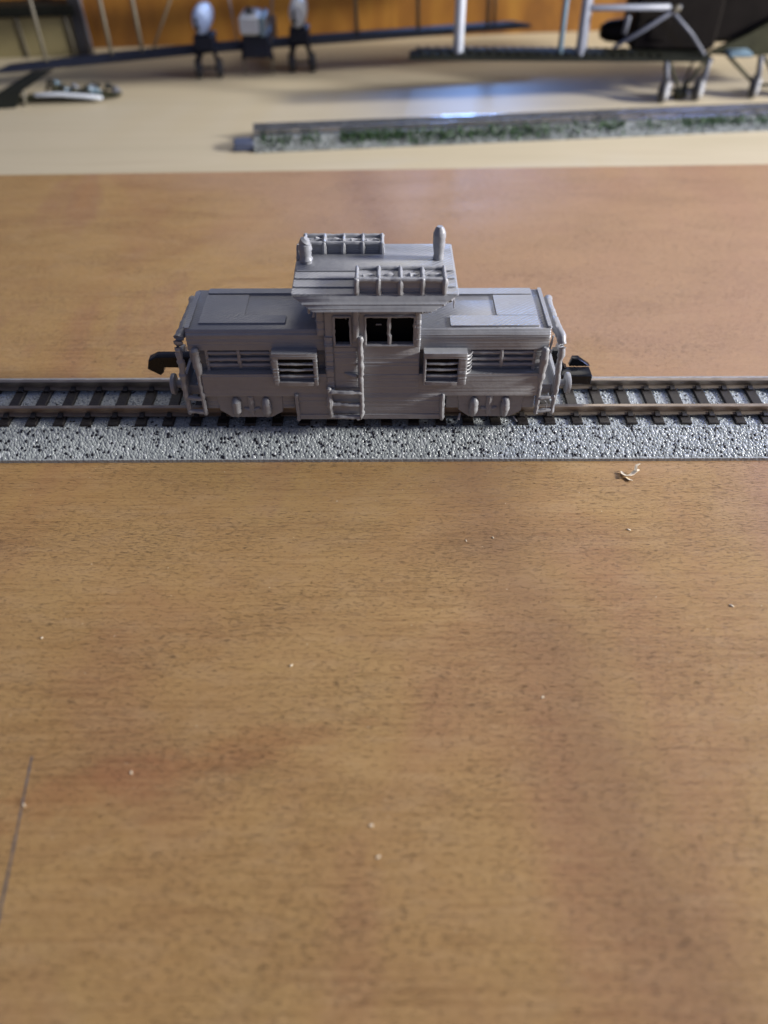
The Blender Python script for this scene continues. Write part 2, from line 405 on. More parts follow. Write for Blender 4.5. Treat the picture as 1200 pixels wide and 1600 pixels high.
track = thing('railway_track', 'straight model railway track on grey speckled ballast base, carrying the grey locomotive', 'track', (0, 0, 0))
TX0, TX1 = -124.0, 124.0
roadbed_shape(TX0, TX1).build('roadbed', M['roadbed'], track, smooth=30)
for yc in (-5, 5):
    m = MB(); m.prism(rail_profile(yc), TX0, TX1, 'x'); m.build('rail', M['rail'], track, smooth=30)
proto = sleeper_mesh().build('sleeper', M['sleeper'], track, smooth=30)
k0 = math.ceil((TX0+1.2-X_PHASE)/PITCH); first = True
for kk in range(k0, int((TX1-1.2-X_PHASE)/PITCH)+1):
    o = proto if first else proto.copy()
    if not first: COL.objects.link(o); o.parent = track
    o.location = ((X_PHASE+kk*PITCH)*S, 0, 0); first = False
# grains: near and far shoulders with round grains, crown with flatter ones
gx, gy = grid_pts(-118, 118, -15.0, -8.2, .54)
cs = np.stack([gx, gy, zsurf(gy)+rng.uniform(-.08, -.02, len(gx))], 1); rad = rng.uniform(.33, .44, len(gx))
mi = rng.choice([0, 1, 2, 3], len(gx), p=[.47, .34, .10, .09])
rad = np.where(mi == 2, rng.uniform(.20, .33, len(gx)), rad); cs[:, 2] += np.where(mi == 2, .12, 0)
scatter('ballast', cs, rad, None, [M['grain_a'], M['grain_b'], M['grain_c'], M['grain_d']], mi, track, sub=1+1, squash=(1, .9, .40), shear=np.where(gy < -9.5, .625, 0.0))
gx, gy = grid_pts(-118, 118, -8.2, 15.0, .66)
cs = np.stack([gx, gy, zsurf(gy)+np.where(gy > 8, -.6, rng.uniform(-.2, -.05, len(gx)))], 1); rad = rng.uniform(.26, .46, len(gx))
mi = rng.choice([0, 1, 2], len(gx), p=[.48, .46, .06])
scatter('ballast', cs, rad, None, [M['grain_a'], M['grain_b'], M['grain_c']], mi, track, sub=1, squash=(1, 1, .6))

# ------------------------------------------------------------------ locomotive
G = M['print']
loco = thing('toy_locomotive', 'grey 3D printed centre-cab locomotive with rough layer lines standing on the track', 'locomotive', (-2.3, 0, 7.2))
CH = MB(); CH.box(-33.5, 29.5, -6.6, 6.6, 8.0, 18.2, .3); CH.build('chassis', M['black'], loco)
MO = MB(); MO.box(-9.6, 6.6, -7.0, 7.0, 18.3, 30.0, .4); mo = MO.build('motor_block', M['dark_inside'], loco)
for bx_ in ((-6.9, -6.7, 29.7, 29.95), (-.9, .2, 28.4, 28.62)):
    m = MB(); m.box(bx_[0], bx_[1], -7.3, -7.05, bx_[2], bx_[3]); m.build('metal_glint', M['hub'], loco)  # pale strips stand in for glints on the motor's metal bits
for xc in (-30.6, -24.2, 19.5, 26.3):
    m = MB()
    for s in (-1, 1): m.disc((xc, s*4.2, 9.9), (0, 1, 0), 2.7, .7, 24)
    m.disc((xc, 0, 9.9), (0, 1, 0), .7, 3.6, 10)
    m.build('wheel', M['black'], loco)
# main body: running-board level side sheets and the middle skirt
b = MB()
b.lbox(-36.9, 32.9, -9.9, 9.9, 13.2, 18.6, .35)
b.lbox(-17.6, 13.0, -9.94, 9.94, 7.5, 13.9, .3)
b.build('body', G, loco)
m = MB(); m.lbox(-17.4, 12.8, -10.12, -9.7, 7.4, 8.6, .15, .35); m.build('skirt_edge', G, loco)
for xx, rr in ((13.0, .48), (-17.6, .42)):
    m = MB(); m.tube([(xx, -10.0, 13.6), (xx+.05, -10.05, 7.3)], rr, 8, .06); m.build('skirt_corner', G, loco)
# hoods
def hood(x0, x1, xe, name='hood'):
    m = MB(); wv = 8.75
    m.lbox(x0, x1, -7.65, 7.65, 18.5, 23.7, .3)                 # recessed louvre zone
    m.lbox(x0, x1, -wv, wv, 23.6, 27.1, .35)                    # proud upper side
    m.lbox(x0, x1, -wv, wv, 27.0, 28.0, .3, .26, .03, lambda t: (0, 0, .75*t, -.75*t))
    return m.build(name, G, loco)
hl = hood(-38.8, -10.9, -1); hr = hood(7.6, 34.0, 1)
def slab(name, par, x0, x1, y0, y1, z0, z1, r=.2):
    m = MB(); m.lbox(x0, x1, y0, y1, z0, z1, r, .22, .03); return m.build(name, G, par)
# long strips and cover plates on the hood tops
slab('walkway_strip', hr, 14.0, 31.7, -7.5, -3.5, 27.9, 28.42); slab('walkway_strip', hr, 15.4, 31.9, 5.3, 7.9, 27.9, 28.42)
slab('cover_plate', hr, 23.6, 31.9, -3.3, 5.1, 27.9, 28.34); slab('end_lip', hr, 33.3, 34.15, -7.9, 7.9, 27.8, 28.5)
slab('walkway_strip', hl, -36.4, -19.0, -6.2, -3.2, 27.9, 28.40); slab('walkway_strip', hl, -36.2, -12.5, 5.8, 7.9, 27.9, 28.45)
slab('cover_plate', hl, -36.4, -27.5, -3.0, 5.6, 27.9, 28.22); slab('end_lip', hl, -39.0, -38.0, -7.9, 7.0, 27.8, 28.3)
# recessed louvres on the hood sides
def hood_louvre(par, x0, x1, sy):
    for zc in (22.7, 21.2, 19.9):
        m = MB(); m.tube([(x0, sy*8.15, zc), (x0+(x1-x0)*.5, sy*8.2, zc+.04), (x1, sy*8.15, zc)], .40, 7, .05, .9)
        m.build('louvre_slat', G, par)
    m = MB(); xm = (x0+x1)/2; m.tube([(xm, sy*8.3, 19.4), (xm, sy*8.35, 23.5)], .42, 8, .08); m.build('louvre_post', G, par)
    for xx in (x0, x1):
        m = MB(); m.lbox(xx-.35, xx+.35, min(sy*7.5, sy*8.5), max(sy*7.5, sy*8.5), 18.6, 23.6, .1); m.build('louvre_post', G, par)
for sy in (-1, 1):
    hood_louvre(hr, 18.0, 31.4, sy); hood_louvre(hl, -35.3, -22.2, sy)
# louvre boxes beside the cab
def louvre_box(x0, x1, sy, s0, s1):
    def yy(a, c): return tuple(sorted((sy*a, sy*c)))
    m = MB()
    y0, y1 = yy(7.6, 11.0)
    m.lbox(x0, x1, y0, y1, 22.9, 24.1, .3, .4, .05)                       # lid
    m.lbox(x0, s0, y0, y1, 16.6, 22.9, .22); m.lbox(s1, x1, y0, y1, 16.6, 22.9, .22)
    m.lbox(s0-.1, s1+.1, y0, y1, 16.5, 17.4, .2)
    bx = m.build('louvre_box', G, loco)
    y0, y1 = yy(7.7, 9.6)
    m = MB(); m.box(s0-.1, s1+.1, y0, y1, 17.3, 22.9); m.build('dark_backing', M['black'], bx)
    for zc in (18.75, 20.2, 21.6):
        m = MB(); m.tube([(s0-.1, sy*10.55, zc), ((s0+s1)/2, sy*10.65, zc-.06), (s1+.1, sy*10.55, zc)], .36, 8, .04, .8, .8); m.build('slat', G, bx)
    return bx
for sy in (-1, 1):
    louvre_box(-21.9, -12.7, sy, -20.6, -13.6); louvre_box(8.7, 17.5, sy, 9.3, 15.7)
m = MB()
for zc in (23.3, 22.5, 21.6, 20.8, 19.9, 19.1):
    m.tube([(17.3, -10.6, zc), (18.1, -9.9, zc-.15), (18.7, -8.6, zc-.2)], [.25, .16, .08], 6, .05)
m.build('printing_string', G, loco)

# cab walls with real openings
c = MB(); yo, yi = -9.98, -8.6
def cabwall(sy):
    def yy(a, d): return tuple(sorted((sy*a, sy*d)))
    y0, y1 = yy(9.98, 8.6)
    c.lbox(-10.9, 7.9, y0, y1, 13.6, 25.5, .25)           # below the windows
    c.lbox(-10.9, 7.9, y0, y1, 31.9, 33.6, .2)            # header
    c.lbox(-10.9, -9.1, y0, y1, 25.4, 32.0, .2); c.lbox(-5.9, -2.95, y0, y1, 25.4, 32.0, .2); c.lbox(6.7, 7.95, y0, y1, 25.4, 32.0, .2)
cabwall(-1); cabwall(1)
for xa, xb in ((-10.9, -9.8), (6.8, 7.9)): c.lbox(xa, xb, -8.7, 8.7, 18.5, 33.6, .2)
c.lbox(-12.6, -10.7, -9.55, 9.0, 27.4, 33.4, .5)          # wider upper corner on the left
c.lbox(-11.2, -10.6, -9.9, -9.3, 18.6, 27.4, .2)
cab = c.build('cab', G, loco)
def frame(x0, x1, z0, z1, sy, mull=None):
    m = MB(); y = sy*10.05
    m.tube([(x0, y, z0), (x1, y, z0)], .34, 7, .04); m.tube([(x0, y, z1), (x1, y, z1)], .28, 7, .04)
    m.tube([(x0, y, z0), (x0, y, z1)], .27, 7, .04); m.tube([(x1, y, z0), (x1, y, z1)], .27, 7, .04)
    f = m.build('window', G, loco)
    if mull is not None:
        m = MB(); m.tube([(mull, sy*9.85, z0), (mull+.1, sy*9.9, z0+2.1), (mull-.1, sy*9.85, z0+2.5), (mull, sy*9.85, z1)], [.48, .42, .34, .40], 8, .04); m.build('mullion', G, f)
for sy in (-1, 1):
    frame(-9.1, -5.85, 25.5, 31.9, sy); frame(-2.95, 6.75, 25.5, 31.9, sy, 1.75)
m = MB(); m.lbox(6.75, 7.95, -10.45, -9.6, 25.3, 33.0, .3); m.build('corner_pillar', G, loco)
# door with its ladder and grab rails
m = MB(); m.lbox(-9.3, -4.7, -10.16, -9.8, 15.6, 25.0, .15); dr = m.build('door', G, loco)
m = MB(); m.tube([(-7.2, -10.2, 19.0), (-6.0, -10.55, 18.9), (-5.2, -10.7, 18.7), (-4.8, -10.4, 18.4)], [.18, .32, .5, .3], 8, .05); m.build('door_handle', G, dr)
m = MB()
for z0, z1 in ((24.0, 27.4), (20.9, 23.9), (18.2, 20.8), (14.6, 18.1)): m.lbox(-11.0, -9.5, -10.35, -9.8, z0, z1, .15, .4, .06)
m.build('door_post', G, loco)
m = MB(); m.tube([(-4.75, -10.5, 34.6), (-4.75, -10.55, 27.3)], [.66, .56], 9, .06); m.build('grab_rail', G, loco)
ld = MB(); ld.tube([(-3.95, -10.7, 27.6), (-3.95, -10.8, 18), (-3.95, -11.0, 9.2), (-4.4, -11.0, 8.3), (-4.9, -11.0, 8.2)], [.56, .5, .54, .55, .42], 9, .07)
lad = ld.build('ladder', G, loco)
m = MB(); m.tube([(-10.6, -10.9, 15.8), (-10.6, -11.0, 11.8), (-10.45, -11.0, 9.0)], [.45, .5, .42], 8, .1); m.build('side_rail', G, lad)
for zc, rr in ((15.0, .55), (11.9, .48), (8.75, .40)):
    m = MB(); m.tube([(-10.6, -10.9, zc), (-7.2, -11.05, zc-.1), (-4.0, -10.95, zc-.2)], rr, 8, .05); m.build('rung', G, lad)
m = MB(); m.box(-10.3, -4.3, -10.1, -9.96, 9.1, 14.4); m.build('ladder_well', G, loco)

# roof: stepped printed crown, flared fascia
r_ = MB()
r_.lbox(-12.9, 10.0, -12.7, 12.0, 34.3, 36.75, .3, .35, .05, lambda t: (-3.9*t, 4.8*t, 1.7*t, -1.4*t))
r_.lbox(-16.8, 14.8, -10.75, 10.6, 36.5, 37.02, .3, .26, .05)
r_.lbox(-16.6, 14.6, -8.4, 9.8, 36.9, 37.32, .3, .22, .04)
r_.lbox(-16.5, 14.5, -5.6, 9.2, 37.2, 37.62, .3, .22, .04)
r_.lbox(-16.4, 14.4, -2.9, 8.6, 37.5, 37.9, .3, .22, .04)
roof = r_.build('roof', G, loco)
def roof_rack(x0, x1, y0, y1, zb, zt, nx):
    m = MB()
    m.lbox(x0+.2, x1-.2, y0+.42, y1-.35, zb, zt-.42, .2, .35, .05)      # core, seen through the cells
    m.tube([(x0, y0+.4, zt-.25), (x1, y0+.4, zt-.25)], .46, 8, .04); m.tube([(x0, y1-.4, zt-.25), (x1, y1-.4, zt-.25)], .46, 8, .04)
    rk = m.build('roof_rack', G, loco)
    for i in range(nx+1):
        x = x0+(x1-x0)*i/nx
        p = MB(); p.tube([(x, y0+.2, zb), (x, y0+.25, zt-.15)], .52, 8, .05); p.build('rack_post', G, rk)
        p = MB(); p.tube([(x, y0+.3, zt-.15), (x, y1-.3, zt-.1)], .38, 8, .05); p.build('rack_bar', G, rk)
        p = MB(); p.tube([(x, y1-.2, zb), (x, y1-.25, zt-.15)], .42, 8, .05); p.build('rack_post', G, rk)
    p = MB()
    for i in range(nx):
        x = x0+(x1-x0)*(i+.55)/nx
        p.tube([(x-1.2, (y0+y1)/2-.4, zt-.5), (x, (y0+y1)/2+random.uniform(-.4, .4), zt-.4), (x+1.1, (y0+y1)/2, zt-.5)], [.3, .45, .3], 7, .1)
    p.build('print_blob', G, rk)
roof_rack(-4.4, 12.1, -10.7, -5.2, 36.9, 39.9, 4)
roof_rack(-15.0, .4, 4.2, 8.4, 37.6, 40.2, 4)
def pipe(x, y, z0, z1, r0, r1, lump):
    m = MB(); pts = [(x, y, z0), (x, y, z0+1.2), (x, y, (z0+z1)/2), (x, y, z1-1.1), (x, y, z1-.3)]
    m.tube(pts, [r0*.98, r0*.9, (r0+r1)/2, r1, r1*.72], 14, lump, .35); m.build('exhaust_pipe', G, loco)
pipe(11.6, 2.0, 37.8, 44.3, 1.12, 1.28, .035); pipe(-14.6, .4, 37.8, 42.7, 1.25, 1.30, .09)
m = MB(); m.tube([(-16.2, 1.6, 37.6), (-16.0, 2.4, 40.6), (-15.4, 3.4, 41.2)], [.5, .42, .3], 8, .06); m.build('lamp_bracket', G, loco)
# printing faults under the roof edge: drips and curls
m = MB()
m.tube([(-13.6, -10.6, 34.4), (-13.7, -10.9, 33.2)], [.12, .22], 6, .05); m.tube([(-12.6, -10.6, 33.8), (-12.9, -11.0, 32.4)], [.12, .3], 6, .05)
for x, z, l in ((13.6, 36.2, .8), (12.9, 35.7, .6), (12.2, 35.2, .7), (11.4, 34.7, .5), (10.6, 34.3, .7), (9.8, 33.8, .8), (9.0, 33.6, .6), (8.3, 33.5, .5)):
    m.tube([(x+.3, -10.6, z), (x-.15, -11.0, z-.3), (x-.4, -10.7, z-l)], [.22, .28, .12], 6, .05)
m.tube([(-8.6, -11.2, 36.0), (-8.7, -11.45, 35.1), (-8.9, -11.2, 34.4)], [.07, .1, .06], 5)
m.tube([(13.9, -9.5, 36.4), (14.2, -9.6, 33.4)], [.2, .14], 6, .04)
m.build('printing_drip', G, loco)
# bogie side frames
def bogie(x0, x1, xs, sy):
    y0, y1 = sorted((sy*8.2, sy*9.05))
    m = MB(); m.prism([(x0, 13.4), (x0+.3, 9.0), (x0+2.6, 7.2), (x1-2.6, 7.2), (x1-.3, 8.6), (x1, 13.4)][::-1], y0, y1, 'y', .18)
    m.lbox(x0-2.4, x1+2.4, y0+.35, y1-.1, 9.3, 13.3, .2)
    bg_ = m.build('bogie_frame', G, loco)
    for xc in xs:
        m = MB(); m.tube([(xc, sy*9.2, 12.0), (xc+.1, sy*9.5, 11.4), (xc+.05, sy*9.6, 9.4), (xc, sy*9.25, 8.0)], [.75, 1.0, 1.02, .7], 10, .05, .5); m.build('axle_box', G, bg_)
    m = MB(); xm = (xs[0]+xs[1])/2; m.tube([(xm-1.5, sy*9.05, 9.6), (xm, sy*9.2, 9.3), (xm+1.5, sy*9.05, 9.6)], .45, 8, .06); m.tube([(xm, sy*9.0, 12.8), (xm, sy*9.1, 8.2)], [.8, .6], 8, .05)
    m.build('spring', G, bg_)
for sy in (-1, 1):
    bogie(-34.6, -20.6, (-30.6, -24.2), sy); bogie(16.3, 30.3, (19.7, 26.4), sy)
m = MB(); m.tube([(17.0, -9.4, 8.3), (16.7, -9.9, 7.1)], [.2, .25], 6, .05); m.tube([(28.6, -9.2, 7.3), (29.4, -9.6, 6.3)], [.1, .16], 6); m.build('printing_drip', G, loco)
# end platforms with posts, rails, steps, buffers
def end(sx, xin, xout, zi):
    m = MB(); m.lbox(min(xin, xout), max(xin, xout), -7.6, 7.6, 12.2, 14.4, .25); m.build('end_platform', G, loco)
    for sy in (-1, 1):
        m = MB(); m.tube([(xout, sy*9.2, 8.5), (xout+sx*.1, sy*9.1, 16), (xout-sx*.1, sy*9.0, 20), (xout, sy*8.9, 24.2)], [.55, .62, .66, .72], 9, .08); m.build('end_post', G, loco)
        m = MB(); m.tube([(xin+sx*.0, sy*9.5, zi), (xin-sx*.1, sy*9.5, 20), (xin, sy*9.4, 24.0)], [.6, .85, .8], 9, .10); m.build('end_post', G, loco)
        m = MB(); m.tube([(xin, sy*9.5, zi), (xin, sy*9.6, 8.6)], [.45, .5], 8, .07); m.build('step_hanger', G, loco)
        for zc, rr in ((12.4, .5), (9.0, .5)):
            m = MB(); m.tube([(xin, sy*9.6, zc), (xout, sy*9.3, zc+.15)], rr, 8, .06); m.build('end_step', G, loco)
        m = MB(); m.tube([(xin+sx*.8, sy*8.0, 18.4), (xin+sx*1.0, sy*8.3, 22), (xin+sx*1.4, sy*8.1, 26.4)], [.3, .45, .2], 8, .1); m.build('grab_rail', G, loco)
        m = MB(); m.tube([(xout, sy*5.8, 13.6), (xout+sx*2.6, sy*5.8, 13.6)], [.95, .8], 10, .04); bf = m.build('buffer', G, loco)
        m = MB(); m.disc((xout+sx*3.2, sy*5.8, 13.6), (1, 0, 0), 2.3, .55, 18); m.build('buffer_head', G, bf)
    m = MB(); m.tube([(xout, -8.9, 24.2), (xout-sx*.2, -7.6, 25.8), (xout-sx*1.0, -5, 26.6), (xout-sx*1.3, 5, 26.8), (xout-sx*.6, 7.2, 26.2), (xout, 8.9, 24.2)], [.8, 1.05, 1.0, .95, .9, .7], 9, .07); m.build('end_rail', G, loco)
    m = MB(); xa, xb = sorted((xout-sx*.45, xout+sx*.25)); m.lbox(xa, xb, -8.0, 8.0, 11.0, 17.0, .2); m.build('buffer_beam', G, loco)
end(1, 33.2, 36.6, 15.0); end(-1, -37.3, -40.7, 18.5)
m = MB(); m.tube([(34.0, -9.6, 12.6), (35.2, -9.8, 11.2), (35.1, -9.7, 9.4)], [.07, .09, .06], 5, .02); m.build('printing_string', G, loco)
# couplers, black
m = MB(); m.prism([(-40.4, 17.3), (-40.4, 14.6), (-46.9, 14.6), (-47.1, 13.3), (-47.9, 12.6), (-50.4, 14.2), (-49.8, 16.4), (-48.0, 17.3)], -1.2, 1.2, 'y', .2); m.build('coupler', M['coupler'], loco)
m = MB(); m.box(36.6, 46.0, -2.2, 1.4, 10.6, 13.0, .2); m.prism([(41.6, 12.9), (42.1, 14.9), (43.4, 14.9), (46.2, 12.9)][::-1], 1.5, 3.0, 'y', .2)
m.prism([(36.6, 12.9), (37.4, 17.4), (38.4, 17.4), (40.4, 13.2), (41.0, 12.9)][::-1], .6, 2.4, 'y', .15); m.build('coupler', M['coupler'], loco)

# ------------------------------------------------------------------ shaving and dust on the board
sh = MB()
def ribbon(mb, pts, wd, th=.06):
    rings = []
    P = [Vector(p) for p in pts]
    for i, p in enumerate(P):
        t = (P[min(i+1, len(P)-1)]-P[max(0, i-1)]).normalized(); a = t.cross(Vector((.2, .3, 1))).normalized(); b = a.cross(t)
        w_ = wd[i]; rings.append([tuple(p+a*w_+b*th), tuple(p-a*w_+b*th), tuple(p-a*w_-b*th), tuple(p+a*w_-b*th)])
    mb.loft(rings)
ribbon(sh, [(50.9, -19.4, .4), (51.2, -20.2, .35), (51.7, -21.1, .6), (52.3, -21.3, .9), (53.0, -20.7, .8), (53.8, -20.2, 1.3), (54.6, -19.6, 1.0)], [.18, .42, .5, .3, .42, .45, .2])
ribbon(sh, [(51.6, -21.2, .25), (52.3, -22.0, .2), (52.6, -22.5, .5)], [.25, .3, .1])
ribbon(sh, [(53.6, -20.3, 1.2), (54.0, -19.2, 1.9), (54.8, -18.9, 2.0)], [.3, .26, .1])
tag(sh.build('wood_shaving', M['shaving'], org=(52.7, -20.8, 0)), 'curled pale wood shaving lying on the brown board right of the locomotive', 'shaving')
cr = [(-58.6, -62.6), (-15.1, -68.6), (48.7, -36.7), (62.7, -56.1), (16.5, -39.5), (26.0, -75.0), (-.6, -100.6), (-1.6, -96.1), (21.8, -38.7), (-51.9, -92.8), (-37.5, -87.8)]
n2 = 110; ex = rng.uniform(-75, 75, n2); ey = rng.uniform(-118, -17, n2)
cx = np.concatenate([[p[0] for p in cr], ex, rng.uniform(-90, 90, 30)]); cy = np.concatenate([[p[1] for p in cr], ey, rng.uniform(18, 60, 30)])
rd = np.concatenate([rng.uniform(.17, .30, len(cr)), rng.uniform(.03, .085, n2+30)])
dust = scatter('sawdust', np.stack([cx, cy, rd*.3], 1), rd, None, [M['shaving']], np.zeros(len(cx), int), None, sub=1, squash=(1.6, .7, .5))
tag(dust, 'pale crumbs of sawdust scattered over the brown board', 'sawdust')

# ------------------------------------------------------------------ weathered track with grass, behind the board
sa = R(6.7)
wt = thing('weathered_track', 'second piece of track behind the board, its ballast side overgrown with green grass', 'track', (55, 205.5, -4), sa)
mw = Matrix.Translation(Vector((55, 205.5, -4))) @ Matrix.Rotation(sa, 4, 'Z') @ Matrix.Diagonal((1, .78, .86, 1))
def put(mb, name, mat, par=wt, smooth=30):
    mb.v = [tuple(mw @ Vector(p)) for p in mb.v]; return mb.build(name, mat, par, smooth)
L0, L1 = -107, 240
put(roadbed_shape(L0, L1), 'roadbed', M['scenic'])
for yc in (-5, 5):
    m = MB(); m.prism(rail_profile(yc), L0, L1, 'x'); put(m, 'rail', M['old_rail'])
sp = put(sleeper_mesh(), 'sleeper', M['sleeper']); first = True; base_l = sp.location.copy()
for i in range(64):
    x = L0+2+i*5.35
    if x > L1-2: break
    o = sp if first else sp.copy()
    if not first: COL.objects.link(o)
    o.parent = wt; o.matrix_parent_inverse = sp.matrix_parent_inverse
    o.location = base_l+Vector((math.cos(sa)*x, math.sin(sa)*x, 0))*S; first = False
m = MB(); m.box(-115, -107.02, -13, -4, .1, 4.0, .5); put(m, 'track_connector', M['lug'])
gx, gy = grid_pts(L0+1, 150, -15, 14, 1.3)
keep = np.abs(gy) > 9.3; gx, gy = gx[keep], gy[keep]
cs = np.stack([gx, gy*.78, (zsurf(gy)+rng.uniform(-.1, .2, len(gx)))*.86], 1); rad = rng.uniform(.40, .7, len(gx)); mi = rng.choice([0, 1, 2], len(gx), p=[.55, .38, .07])
scatter('ballast', cs, rad, None, [M['scenic_a'], M['scenic_b'], M['grain_c']], mi, wt, sub=1)
# grass tufts: bands of small leaf-like blades
bands = [(-104, -92, .5), (-88, -80, .5), (-72, -46, 1.5), (-45, -22, 1.1), (-21, -4, 1.0), (-3, 14, 1.0), (14, 36, .35), (36, 46, .9), (50, 70, .3), (72, 98, .8), (98, 135, .5), (135, 200, .5)]
gv = MB()
for a, b_, d in bands:
    for _ in range(int((b_-a)*12*d)):
        x = random.uniform(a, b_); y = random.gauss(-11.6, 2.0) if a > -60 and a < 20 else random.gauss(-10.8, 1.4)
        y = max(-15.2, min(-7.5, y)); z = float(zsurf(np.array(y))); h = random.uniform(.8, 2.3); t = random.uniform(0, 6.28); wd = random.uniform(.25, .55)
        dx, dy = math.cos(t)*wd, math.sin(t)*wd; lx, ly = random.gauss(0, .6), random.gauss(-.2, .6)
        gv.add([(x-dx, y-dy, z-.1), (x+dx, y+dy, z-.1), (x+lx+dx*.7, y+ly+dy*.7, z+h*.6), (x+lx*1.6, y+ly*1.6, z+h), (x+lx-dx*.7, y+ly-dy*.7, z+h*.6)], [(0, 1, 2, 3, 4)])
tag(put(gv, 'grass', M['grass'], smooth=0), kind='stuff')

# ------------------------------------------------------------------ model biplanes at the back
def lerp(a, b, t): return a+(b-a)*t
def wing(mb, stations):
    """stations: (leading edge x,y,z, chord vector dx,dy, thickness)"""
    rings = []
    for (x, y, z, cx_, cy_, th) in stations:
        prof = [(0, 0), (.06, .5), (.3, 1), (.65, .7), (1, .05), (.65, -.25), (.3, -.35), (.06, -.3)]
        rings.append([(x+cx_*u, y+cy_*u, z+th*wv) for u, wv in prof])
    mb.loft(rings)
def bar(par, name, mat, pts, r, n=8): 
    m = MB(); m.tube(pts, r, n); return m.build(name, mat, par)

# twin-engined bomber, left
pa = thing('model_biplane', 'dark blue-grey model biplane with two white nacelles, parked before the wooden wall', 'model airplane', (-62, 291, -4))
def lw(t):   # lower wing leading edge
    return (lerp(-178, 78, t), lerp(262, 319, t), (lerp(4.0, 7.6, t/.38) if t < .38 else lerp(7.6, 10.2, (t-.38)/.62)))
m = MB(); wing(m, [(*lw(t), -3.2*f, 17*f, 2.4*f) for t, f in ((0, .35), (.02, .8), (.2, 1), (.38, 1), (.7, 1), (.97, .9), (1, .45))]); m.build('lower_wing', M['wing_blue'], pa)
m = MB(); wing(m, [(lw(t)[0]-1, lw(t)[1]+3, lw(t)[2]+34, -3.2*f, 16*f, 1.6*f) for t, f in ((-.05, .4), (0, .9), (.5, 1), (1, .95), (1.04, .4))]); m.build('upper_wing', M['wing_blue'], pa)
def strut(t, u=.25, top=None, r=.9, mat='strut'):
    p = lw(t); q = lw(t if top is None else top)
    bar(pa, 'wing_strut', M[mat], [(p[0]-.8, p[1]+3+u*6, p[2]+.8), (q[0]-1.8, q[1]+5+u*6, q[2]+34.2)], r)
for t in (.085, .20, .255, .655, .775, .915): strut(t)
strut(.27, .4, .35, .5); strut(.93, .9, None, .7)
for wxx, ww in ((.37, 0), (.545, 1)):
    x, y, z = lw(wxx); x -= .6
    m = MB(); rings = []
    for dy, rx, rz, zc in ((-6.2, .6, 1.0, 15), (-5.4, 3.0, 4.4, 15.2), (-3, 4.1, 5.8, 15.6), (4, 4.2, 6.0, 15.8), (14, 3.6, 5, 15.4), (24, .8, 1.2, 15)):
        rings.append([(x+rx*math.cos(2*math.pi*k/16), y+2+dy, z+zc-2.2+rz*math.sin(2*math.pi*k/16)) for k in range(16)])
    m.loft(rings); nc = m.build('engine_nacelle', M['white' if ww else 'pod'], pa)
    m = MB(); m.loft([[(x-2.6, y-4.05, z+10.0), (x-.4, y-4.15, z+10.0), (x-.6, y-3.95, z+15.0), (x-1.9, y-3.95, z+15.6)], [(x-2.6, y-2.6, z+10.0), (x-.4, y-2.6, z+10.0), (x-.6, y-2.6, z+15.0), (x-1.9, y-2.6, z+15.6)]]); m.build('radiator_opening', M['tyre'], nc)
    m = MB(); m.box(x-4.6, x+4.6, y-2, y+10, z+.9, z+7.4, .6); m.build('nacelle_mount', M['wing_blue'], pa)
    for s, xo in ((-1, -5.0), (1, 5.0)):
        m = MB(); m.disc((x+xo+.5, y+2+s*.4, .4), (1, .18, 0), 4.4, 1.7, 20); wh = m.build('wheel', M['tyre'], pa)
        m = MB(); m.disc((x+xo+.5, y+2+s*.4, .4), (1, .18, 0), 2.3, 1.85, 16); m.build('hub', M['wing_blue'], wh)
        bar(pa, 'undercarriage_leg', M['wing_blue'], [(x+xo*.75, y+3, z+.5), (x+xo+.3*s, y+2, .4)], 1.0); bar(pa, 'undercarriage_leg', M['wing_blue'], [(x+xo*.4, y+8, z+.3), (x+xo+.3*s, y+3, .4)], .8)
    bar(pa, 'axle', M['wing_blue'], [(x-5, y+2, .4), (x+5.6, y+2.2, .4)], .5)
x, y, z = lw(.458)
m = MB(); m.box(x-5.6, x+3.6, y-4.5, y+14, z+6.4, z+14.6, 1.2); fu = m.build('nose', M['white'], pa)
m = MB(); m.box(x+3.7, x+6.4, y-3.8, y+16, z+5.6, z+14.0, .8); m.build('nose_side', M['teal'], fu)
m = MB(); m.box(x-5.0, x+7.2, y-3.2, y+40, z-3.6, z+6.3, .8); m.build('fuselage', M['wing_blue'], pa)
m = MB(); m.tube([(x-1, y+1, z+14.0), (x-1, y+2, z+16.4)], [2.4, 1.6], 12); m.build('gun_ring', M['tyre'], pa)
for xo in (-6.0, 7.8):
    bar(pa, 'undercarriage_leg', M['wing_blue'], [(x+xo*.9, y+2, z+.5), (x+xo, y+2, z-5)], 1.1); bar(pa, 'skid', M['strut'], [(x+xo, y+2, z-5), (x+xo+.1, y+2.2, -3.6)], .5)
for a in (-10.5, 11): bar(pa, 'bracing', M['grey'], [(x+a*.75, y+1, z+2), (x+a, y+2, z+26)], .45)

